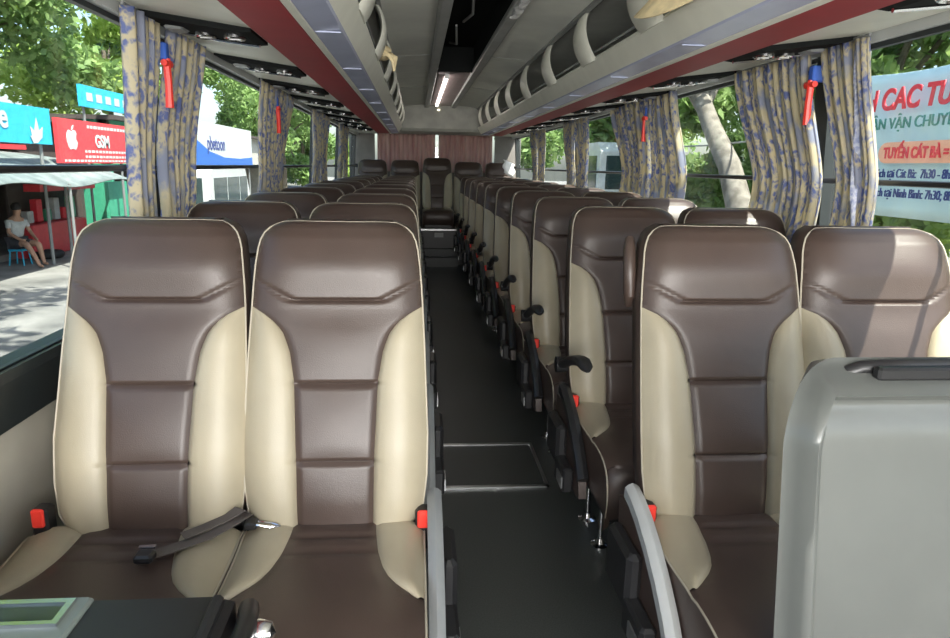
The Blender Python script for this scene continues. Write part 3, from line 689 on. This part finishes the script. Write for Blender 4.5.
def tree(x, y, h, r, label, seed, kind=0, trunk_r=.22, bark=None, lean=(0,0), n=11000, size=.21, group='street trees', low=.45):
    rs = np.random.default_rng(seed); rd = random.Random(seed)
    t = thing('street_tree', label, 'tree', (x,y,GZ), group)
    q = MB(); th = h*.62; top = (lean[0]*th, lean[1]*th, th)
    q.tube([(lean[0]*th*k/6+.05*math.sin(k*1.7+seed), lean[1]*th*k/6+.05*math.cos(k*2.1+seed), th*k/6) for k in range(7)], [trunk_r*(1.25 if k==0 else 1-.09*k) for k in range(7)], 12)
    cs = []
    for k in range(13):
        a = 2*PI*k/13+rd.uniform(-.3,.3); rr = r*rd.uniform(.35,.95); z = h*rd.uniform(low,.98)
        cx, cy = lean[0]*th+rr*math.cos(a), lean[1]*th+rr*math.sin(a); cs.append((cx,cy,z,r*rd.uniform(.28,.5)))
        if k % 2 == 0: q.tube([(lean[0]*th*.8,lean[1]*th*.8,th*.75),((cx+lean[0]*th)/2,(cy+lean[1]*th)/2,(th*.85+z)/2+.1),(cx,cy,z)], [trunk_r*.42,trunk_r*.26,trunk_r*.1], 7)
    cs.append((top[0],top[1],h*.85,r*.5))
    q.obj('trunk', bark or M_BARK, t)
    V = leaves(cs, n, size, 1, rs); me = bpy.data.meshes.new('foliage'); me.from_pydata(V.tolist(), [], [(4*i,4*i+1,4*i+2,4*i+3) for i in range(n)]); me.materials.append(M_LEAF[kind])
    link('foliage', me, t); return t
TL = [(-16,11.0,11,3.9,0,'leafy tree framed by the nearest left window'),(-16.5,19.0,11.5,4.1,2,'bright green tree above the phone shop signs'),(-16.2,27.5,12,4.1,1,'dark green tree behind the red shop sign'),
      (-15.5,37,12,4.4,2,'yellow-green tree seen in the second left window'),(-16,47,12,4.4,0,'tall tree above the white and blue signboard'),(-13,58,11,4.4,1,'distant tree past the signboard on the left'),(-24,26,17,6.0,0,'large tree rising behind the left shops')]
for i, (x,y,h_,r,kd,lb) in enumerate(TL): tree(x,y,h_,r,lb,30+i,kd,low=.40)
TR = [(9.0,3.0,7,3.0,0,'leafy tree behind the white banner'),(12.2,9.0,7.5,3.2,2,'bright leafy tree between banner and pale trunk'),(11.0,16.5,8,3.4,1,'dark green tree right of the pale trunk'),
      (8.6,24,8,3.4,0,'green tree behind the white van on the right'),(9.5,33,9,4,2,'yellow-green tree far down the right side'),(7.5,44,9,4,1,'distant tree at the end of the right side'),(13,8,9,4,1,'big dark tree far behind the banner')]
TR += [(17,20,11,5,0,'tall tree behind the hedge beyond the right curtains'),(17,33,12,5,1,'tall dark tree far behind the white van'),(16,50,12,5.5,0,'last tall tree in the distance on the right')]
for i, (x,y,h_,r,kd,lb) in enumerate(TR): tree(x,y,h_,r,lb,60+i,kd,low=.30)
tree(6.0,11.5,7.6,2.6,'tree with thick pale leaning trunk past the wide curtain on the right',91,2,trunk_r=.31,bark=M_BARKP,lean=(.0,1.0),n=3600,low=.75)
def shrub(x, y, r, h, label, seed, kind, group):
    rs = np.random.default_rng(seed); t = thing('hedge_shrub', label, 'shrub', (x,y,GZ), group)
    V = leaves([(0,0,h*.55,r),(r*.5,r*.4,h*.45,r*.8),(-r*.4,-r*.6,h*.4,r*.8),(0,r*.8,h*.7,r*.7)], 3600, .17, 1, rs)
    me = bpy.data.meshes.new('foliage'); me.from_pydata(V.tolist(), [], [(4*i,4*i+1,4*i+2,4*i+3) for i in range(len(V)//4)]); me.materials.append(M_LEAF[kind]); link('foliage', me, t)
    MB().tube([(0,0,0),(.05,.05,h*.5),(0,.1,h*.8)], [.06,.05,.02], 7).obj('stem', M_BARK, t)
for i in range(8): shrub(10.5+.5*(i%2), 4+5.4*i, 1.6, 2.9, 'dense green shrub in the hedge beyond the right windows, %s from the front' % ORD[i].replace('nearest','first'), 120+i, (1,0,2)[i%3], 'hedge beyond the right windows')
tree(-7.6,3.6,8.8,3.4,'street tree whose high branches hang over the street by the left windows',171,2,trunk_r=.2,lean=(.32,.50),n=4200,low=.72,size=.16)
for i, (x, y, h_) in enumerate(((-9.5,50,8),(-10,62,9),(-10,76,10))): tree(x,y,h_,3.6,'small tree far down the left street, %s' % ('nearest of three','middle of three','farthest of three')[i],180+i,i%3,low=.15)
for i in range(5): shrub(-14.2, 46+8*i, 2.2, 4.4, 'dense shrub far down the left street, %s from the front' % ORD[i].replace('nearest','first'), 140+i, (0,1,2)[i%3], 'shrubs far down the left street')

GZ = -.9
def text(body, size, m, loc, rot, parent, name='lettering', sx=1, shear=0, bold=0):
    cu_ = bpy.data.curves.new(name, 'FONT'); cu_.body = body; cu_.size = size; cu_.extrude = .004; cu_.offset = bold; cu_.shear = shear; cu_.align_x = 'LEFT'
    o = bpy.data.objects.new(name, cu_); COL.objects.link(o)
    bpy.context.view_layer.update(); dg = bpy.context.evaluated_depsgraph_get(); me = bpy.data.meshes.new_from_object(o.evaluated_get(dg)); bpy.data.objects.remove(o)
    me.materials.clear(); me.materials.append(m); o = link(name, me, parent); o.location = loc; o.rotation_euler = rot; o.scale = (sx,1,1); return o
RL = (PI/2,0,PI/2)      # faces +X, reads along +Y  (left-hand shops)
RR = (PI/2,0,-PI/2)     # faces -X, reads along -Y  (right-hand banner)
def board(name, label, x, y0, y1, z0, z1, m, group=None, rim=None):
    t = thing(name, label, 'sign', (x,y0,z0), group); MB().box((-.08,0,0),(0,y1-y0,z1-z0)).obj('board', m, t, smooth=False)
    for yy in (.3, y1-y0-.3): MB().tube([(-.10,yy,GZ-z0),(-.10,yy,(z1-z0)*.9)], .035, 8).obj('post', M_GRYP, t)
    return t
t = board('shop_sign', 'cyan shop sign with white lettering at the left edge', -8.0, 12.6, 15.75, 1.62, 2.35, M_SBLUE)
text('obile', .62, M_SIGNW, (.01,.35,.28), RL, t, bold=.015)
q = MB()
for k, (a, l_) in enumerate(((.9,.42),(1.5,.5),(2.2,.40),(2.7,.3))):
    q.prism([(2.55,.02),(2.55+l_*math.cos(a)*.5-.09*math.sin(a),.02+l_*math.sin(a)*.5+.09*math.cos(a)),(2.55+l_*math.cos(a),.02+l_*math.sin(a)),(2.55+l_*math.cos(a)*.5+.09*math.sin(a),.02+l_*math.sin(a)*.5-.09*math.cos(a))], .002+.004*k, .008+.004*k, axis='x')
q.obj('leaf_emblem', M_SIGNW, t, smooth=False)
t = board('shop_sign', 'red phone shop sign with a white apple mark', -8.0, 16.0, 19.7, 1.24, 2.2, M_SRED)
q = MB(); 
ap = [(0,.17),(.07,.21),(.15,.20),(.20,.13),(.165,.07),(.155,.02),(.19,-.04),(.215,-.06),(.17,-.16),(.11,-.225),(.06,-.215),(0,-.20),(-.06,-.215),(-.11,-.225),(-.17,-.16),(-.21,-.05),(-.215,.06),(-.18,.15),(-.11,.205),(-.05,.195)]
q.prism([(.62+a*1.15,.52+b_*1.0) for a,b_ in ap], .0, .008, axis='x'); q.prism([(.62,.73),(.66,.80),(.74,.84),(.72,.77),(.66,.73)], .0, .008, axis='x'); q.obj('apple_emblem', M_SIGNW, t, smooth=False)
text('GSM', .40, M_SIGNW, (.01,1.75,.38), RL, t, bold=.015)
q = MB()                                                       # unreadable small rows of lettering, as short strokes
for z, a, e, h_ in ((.80,1.4,3.5,.07),(.24,1.2,3.6,.06),(.12,1.2,3.6,.06),(.03,.2,3.5,.05)):
    y = a; i = 0
    while y < e: w = .10+.09*((i*7)%5)/5; q.box((.002,y,z),(.006,y+w,z+h_)); y += w+.05; i += 1
q.obj('small_lettering', M_SIGNW, t, smooth=False)
t = board('shop_sign', 'bright blue upper sign above the red phone shop sign', -8.6, 18.6, 22.6, 2.62, 3.15, M_SBLUE)
q = MB()
for k in range(6): q.box((.002,.3+.55*k,.16),(.008,.62+.55*k,.36))
q.obj('small_lettering', M_SIGNW, t, smooth=False)
t = board('billboard', 'white signboard with blue sweep seen in the second left window', -8.0, 25.2, 34, 1.05, 2.75, M_SIGNW)
text('pbetoon', .72, M_TNAVY, (.01,1.7,.72), RL, t, bold=.01)
q = MB(); q.prism([(0,0),(8.8,0),(8.8,.50),(6.5,.42),(4,.45),(2,.65),(0,1.15)], .0, .006, axis='x'); q.obj('blue_sweep', M_SDBLUE, t, smooth=False)
# shop buildings
def shop(y0, y1, x, h_, m, label):
    t = thing('shop_building', label, 'building', (x,y0,GZ)); w = y1-y0; q = MB(); q.box((-4,0,0),(0,.15,h_)); q.box((-4,w-.15,0),(0,w,h_)); q.box((-4,0,0),(-3.8,w,h_)); q.box((-.25,0,2.1),(0,w,h_)); q.obj('wall', m, t, smooth=False)
    MB().box((-4.1,-.1,h_),(.3,w+.1,h_+.12)).obj('roof', M_SHOP, t, smooth=False)
    MB().box((-2.4,.15,0),(-2.3,w-.15,2.4)).obj('shop_interior', M_SHOP, t, smooth=False)
shop(5,12.3,-8.75,3.4,M_HOUSE,'pale shop building at the left edge behind the trees'); shop(12.5,20,-9.4,3.1,M_SHOP,'dark open shop front under the red and cyan signs'); shop(20.3,30,-8.75,3.3,M_SGREEN,'green painted shop front down the left street')
shop(30.3,44,-8.75,3.4,M_HOUSE,'far pale shop building on the left street')
# tarpaulin awning
q = MB(); rows = []
for j in range(9):
    v = j/8; rows.append([(-9.4+2.2*v, 11.2+7.0*u, 1.35-.62*v**1.6+.10*math.sin(u*9)*v+.16*math.sin(u*PI)) for u in np.linspace(0,1,30)])
q.grid(rows); t = thing('tarpaulin_awning', 'grey tarpaulin awning sagging in front of the left shops', 'awning', (0,0,0)); o = q.obj('sheet', M_TARP, t); o.modifiers.new('thickness','SOLIDIFY').thickness = .02
for y in (11.5,14.7,17.9): MB().tube([(-7.25,y,GZ),(-7.25,y,.85)], .03, 8).obj('pole', M_GRYP, t)
MB().box((-9.4,11.0,1.52),(-9.2,17,1.62)).obj('red_stripe', M_SRED, t, smooth=False)
# kiosk
t = thing('red_kiosk', 'red stall with shelves of small goods under the awning', 'stall', (-8.9,16.3,GZ))
MB().box((-.5,0,0),(0,2.6,.75), bev=.02).obj('counter', M_SRED, t, smooth=False)
q = MB().box((-.5,0,.75),(-.45,2.6,1.75)); q.box((-.5,0,1.70),(0,2.6,1.75)); q.obj('cabinet', M_SHOP, t, smooth=False)
MB().box((-.1,0,1.50),(.25,2.7,1.66)).obj('valance', M_SRED, t, smooth=False)
for k in range(6): MB().box((-.3,.15+.4*k,.78),(-.15,.4+.4*k,1.05+.25*(k%2)), bev=.01).obj('goods_box', [M_SIGNW,M_TRED,M_SGREEN][k%3], t, smooth=False)
q = MB().box((-8.5,19.2,GZ),(-8.4,20.4,.75)); tag(q.obj('green_shutter', M_SGREEN, smooth=False), 'green painted board standing right of the red stall', 'board')
# tyre on the ground
q = MB(); rows = []
for i in range(28):
    a = 2*PI*i/28; rows.append([((.27+.085*math.cos(b_))*math.cos(a), (.27+.085*math.cos(b_))*math.sin(a), .085+.085*math.sin(b_)) for b_ in np.linspace(0,2*PI,11)[:-1]])
rows.append(rows[0]); q.grid(rows, 0, True); o = q.obj('tyre', M_RUB, loc=(-8.75,16.5,GZ)); tag(o, 'black tyre lying flat on the street by the seated person', 'tyre')
# person sitting on a stool
pt = thing('person', 'person in pale shirt and dark shorts sitting on a stool by the awning', 'person', (-8.75,15.35,GZ), rz=math.radians(70))
def make_skin(nodes, edges, name, m, parent):
    me = bpy.data.meshes.new(name); me.from_pydata([n[0] for n in nodes], edges, []); me.materials.append(m); o = link(name, me, parent)
    md = o.modifiers.new('Skin','SKIN'); md.use_smooth_shade = True
    lay = me.skin_vertices
    for i, n in enumerate(nodes): lay[0].data[i].radius = (n[1], n[1])
    lay[0].data[0].use_root = True; sb = o.modifiers.new('Sub','SUBSURF'); sb.levels = 1; sb.render_levels = 2; return o
N_ = [((0,0,.50),.13),((0,.02,.68),.125),((0,-.02,.86),.14),((0,-.05,.97),.10),((0,-.07,1.05),.05),((0,-.10,1.14),.085),((0,-.11,1.22),.075),
      ((.10,-.02,.47),.09),((.14,-.42,.46),.07),((.15,-.46,.22),.05),((.15,-.50,.05),.035),((.15,-.60,.03),.03),
      ((-.10,-.02,.47),.09),((-.14,-.40,.48),.07),((-.16,-.60,.24),.05),((-.17,-.72,.05),.035),((-.17,-.82,.03),.03),
      ((.18,-.04,.94),.05),((.24,-.12,.70),.04),((.16,-.34,.56),.03),((.13,-.42,.54),.03),((-.18,-.04,.94),.05),((-.25,-.10,.70),.04),((-.18,-.32,.56),.03),((-.14,-.40,.55),.03)]
E_ = [(0,1),(1,2),(2,3),(3,4),(4,5),(5,6),(0,7),(7,8),(8,9),(9,10),(10,11),(0,12),(12,13),(13,14),(14,15),(15,16),(3,17),(17,18),(18,19),(19,20),(3,21),(21,22),(22,23),(23,24)]
make_skin(N_, E_, 'body', M_SKIN, pt)
make_skin([((0,0,.56),.16),((0,.02,.70),.165),((0,-.02,.86),.185),((0,-.045,.95),.135),((.19,-.045,.93),.062),((.235,-.10,.78),.055),((-.19,-.045,.93),.062),((-.24,-.09,.78),.055)], [(0,1),(1,2),(2,3),(3,4),(4,5),(3,6),(6,7)], 'shirt', M_SHIRT, pt)
make_skin([((0,0,.50),.145),((.11,-.03,.475),.105),((.14,-.32,.465),.088),((-.11,-.03,.475),.105),((-.14,-.30,.475),.088)], [(0,1),(1,2),(0,3),(3,4)], 'shorts', M_SHORT, pt)
q = MB().lathe([(0,.10),(.06,.085),(.095,.03),(.098,-.03),(.085,-.06),(0,-.06)], (0,-.085,1.225), 14); q.obj('hair', M_HAIR, pt)
st = thing('stool', 'small stool under the seated person by the awning', 'stool', (-8.72,15.34,GZ)); MB().box((-.15,-.15,.30),(.15,.15,.345), bev=.01).obj('seat', M_SBLUE, st, smooth=False)
for a in (-1,1):
    for b_ in (-1,1): MB().tube([(a*.15,b_*.15,0),(a*.12,b_*.12,.31)], .015, 6).obj('leg', M_SBLUE, st)
# vans
def van(x0, x1, y0, y1, h_, label, name='van'):
    t = thing(name, label, 'van', ((x0+x1)/2,(y0+y1)/2,GZ)); w, l = (x1-x0)/2, (y1-y0)/2
    q = MB(); rows = []
    for yy, a in ((-l,.30),(-l+.1,.98),(l-1.1,1.0),(l-.25,.72),(l,.66)):
        pass
    prof = [(-l,.35),(-l,h_-.25),(-l+.25,h_),(l-1.3,h_),(l-.75,h_*.60),(l-.08,h_*.52),(l,.40),(l,.30),(-l,.28)]
    q.prism(prof, -w, w, axis='x'); q.obj('body', M_VAN, t, smooth=False)
    for s in (-1,1):
        a, b_ = sorted((s*w, s*(w+.012)))
        for y_a, y_b in ((-l+.3,-l+1.4),(-l+1.5,-l+2.6),(-l+2.7,l-1.15)):
            if y_b > y_a+.2: MB().box((a,y_a,h_*.58),(b_,y_b,h_*.88)).obj('side_window', M_DGLASS, t, smooth=False)
    MB().prism([(-l-.012,h_*.58),(-l-.012,h_*.88),(-l,h_*.88),(-l,h_*.58)], -w*.8, w*.8, axis='x').obj('rear_window', M_DGLASS, t, smooth=False)
    for s in (-1,1):
        for yy in (-l+.8, l-.8): MB().lathe([(0,-.11),(.25,-.11),(.33,-.08),(.33,.08),(.25,.11),(0,.11)], (s*(w-.08),yy,.33), 20, 'x').obj('wheel', M_RUB, t)
        MB().box((s*w*.85-.08,-l-.02,.75),(s*w*.85+.08,-l,1.05)).obj('tail_light', M_RED, t, smooth=False)
van(-6.7,-4.95,16.3,20.9,2.12,'white van parked in the street outside the left windows')
van(4.6,6.4,18.5,23.2,2.95,'tall white van standing outside beyond the right curtains')
# banner
t = thing('banner', 'pale blue cloth banner with red heading outside the right window', 'banner', (3.0,5.15,0))
q = MB(); rows = []
def bx(u, v): return .03*math.sin(u*2.6+.5)+.02*math.sin(v*5+u*3)
for j in range(14):
    v = j/13; rows.append([(bx(u,v), -u, (2.06-.05*math.sin(min(u,1.4)*1.4)*(1-u*.3)+.06*max(0,u-.9))*(1-v)+(1.06)*v - .0) for u in np.linspace(0,3.0,40)])
q.grid(rows); o = q.obj('cloth', M_BANN, t); o.modifiers.new('thickness','SOLIDIFY').thickness = .004
def btext(s_, size, m, u, z, sx=1, bold=0, shear=0): return text(s_, size, m, (-.062, -u, z), RR, t, sx=sx, bold=bold, shear=shear)
btext('H CAC TUYẾN', .195, M_TRED, .22, 1.785, .92, .006, .12)
btext('NHẬN VẬN CHUYỂN', .105, M_TGRN, .17, 1.655, 1.0, 0)
pts = [(-.52+.08*math.cos(a), 1.495+.07*math.sin(a)) for a in np.linspace(PI/2,-PI/2,9)] + [(-2.4,1.425),(-2.4,1.565)]
MB().prism(pts, -.060, -.052, axis='x').obj('orange_lozenge', M_ORNG, t, smooth=False)
btext('TUYẾN CÁT BÀ = NINH BÌNH', .100, M_TRED, .50, 1.460, .76, .003)
btext('Đón khách tại Cát Bà:  7h30 - 8h30', .084, M_TNAVY, .26, 1.330, .78, 0)
btext('Đón khách tại Ninh Bình: 7h30; 8h30', .084, M_TNAVY, .26, 1.200, .78, 0)
for y in (.02,2.98): MB().tube([(0.03,-y,GZ),(.03,-y,2.3)], .03, 8).obj('pole', M_GRYP, t)
# cable, blossoms, chairs
q = MB().tube([(6.5,22,2.0),(6.2,15,1.9),(6,11,1.95),(5.5,6,2.2),(5,1,2.6)], .02, 6); tag(q.obj('overhead_cable', M_GRYP), 'pale cable crossing in front of the right-hand trees', 'cable')
rs = np.random.default_rng(5); V = leaves([(0,0,2.9,.9),(.6,1,3.1,.8),(-.3,1.5,2.6,.7)], 900, .14, 1, rs); me = bpy.data.meshes.new('blossoms'); me.from_pydata(V.tolist(), [], [(4*i,4*i+1,4*i+2,4*i+3) for i in range(900)]); me.materials.append(M_FLOW)
t = thing('flowering_shrub', 'shrub with red blossoms above the white van on the right', 'shrub', (7.4,24.5,GZ)); o = link('blossoms', me, t)
MB().tube([(0,0,0),(.05,.1,1.4),(0,.3,2.6)], [.1,.07,.04], 8).obj('stem', M_BARK, t)
def chair_(x, y, label):
    t = thing('plastic_chair', label, 'chair', (x,y,GZ+.0), 'stacked orange chairs'); m = mat('orange_plastic',(.55,.16,.05),.5) if not bpy.data.materials.get('orange_plastic') else bpy.data.materials['orange_plastic']
    MB().box((-.2,-.2,.42),(.2,.2,.46), bev=.01).obj('seat', m, t, smooth=False); MB().box((-.2,.17,.46),(.2,.2,.9), bev=.008).obj('backrest', m, t, smooth=False)
    for a in (-.17,.17):
        for b_ in (-.17,.17): MB().tube([(a,b_,0),(a*.95,b_*.95,.43)], .018, 6).obj('leg', m, t)
chair_(7.0,12.6,'left one of two orange plastic chairs beyond the trunk'); chair_(7.1,11.9,'right one of two orange plastic chairs beyond the trunk')
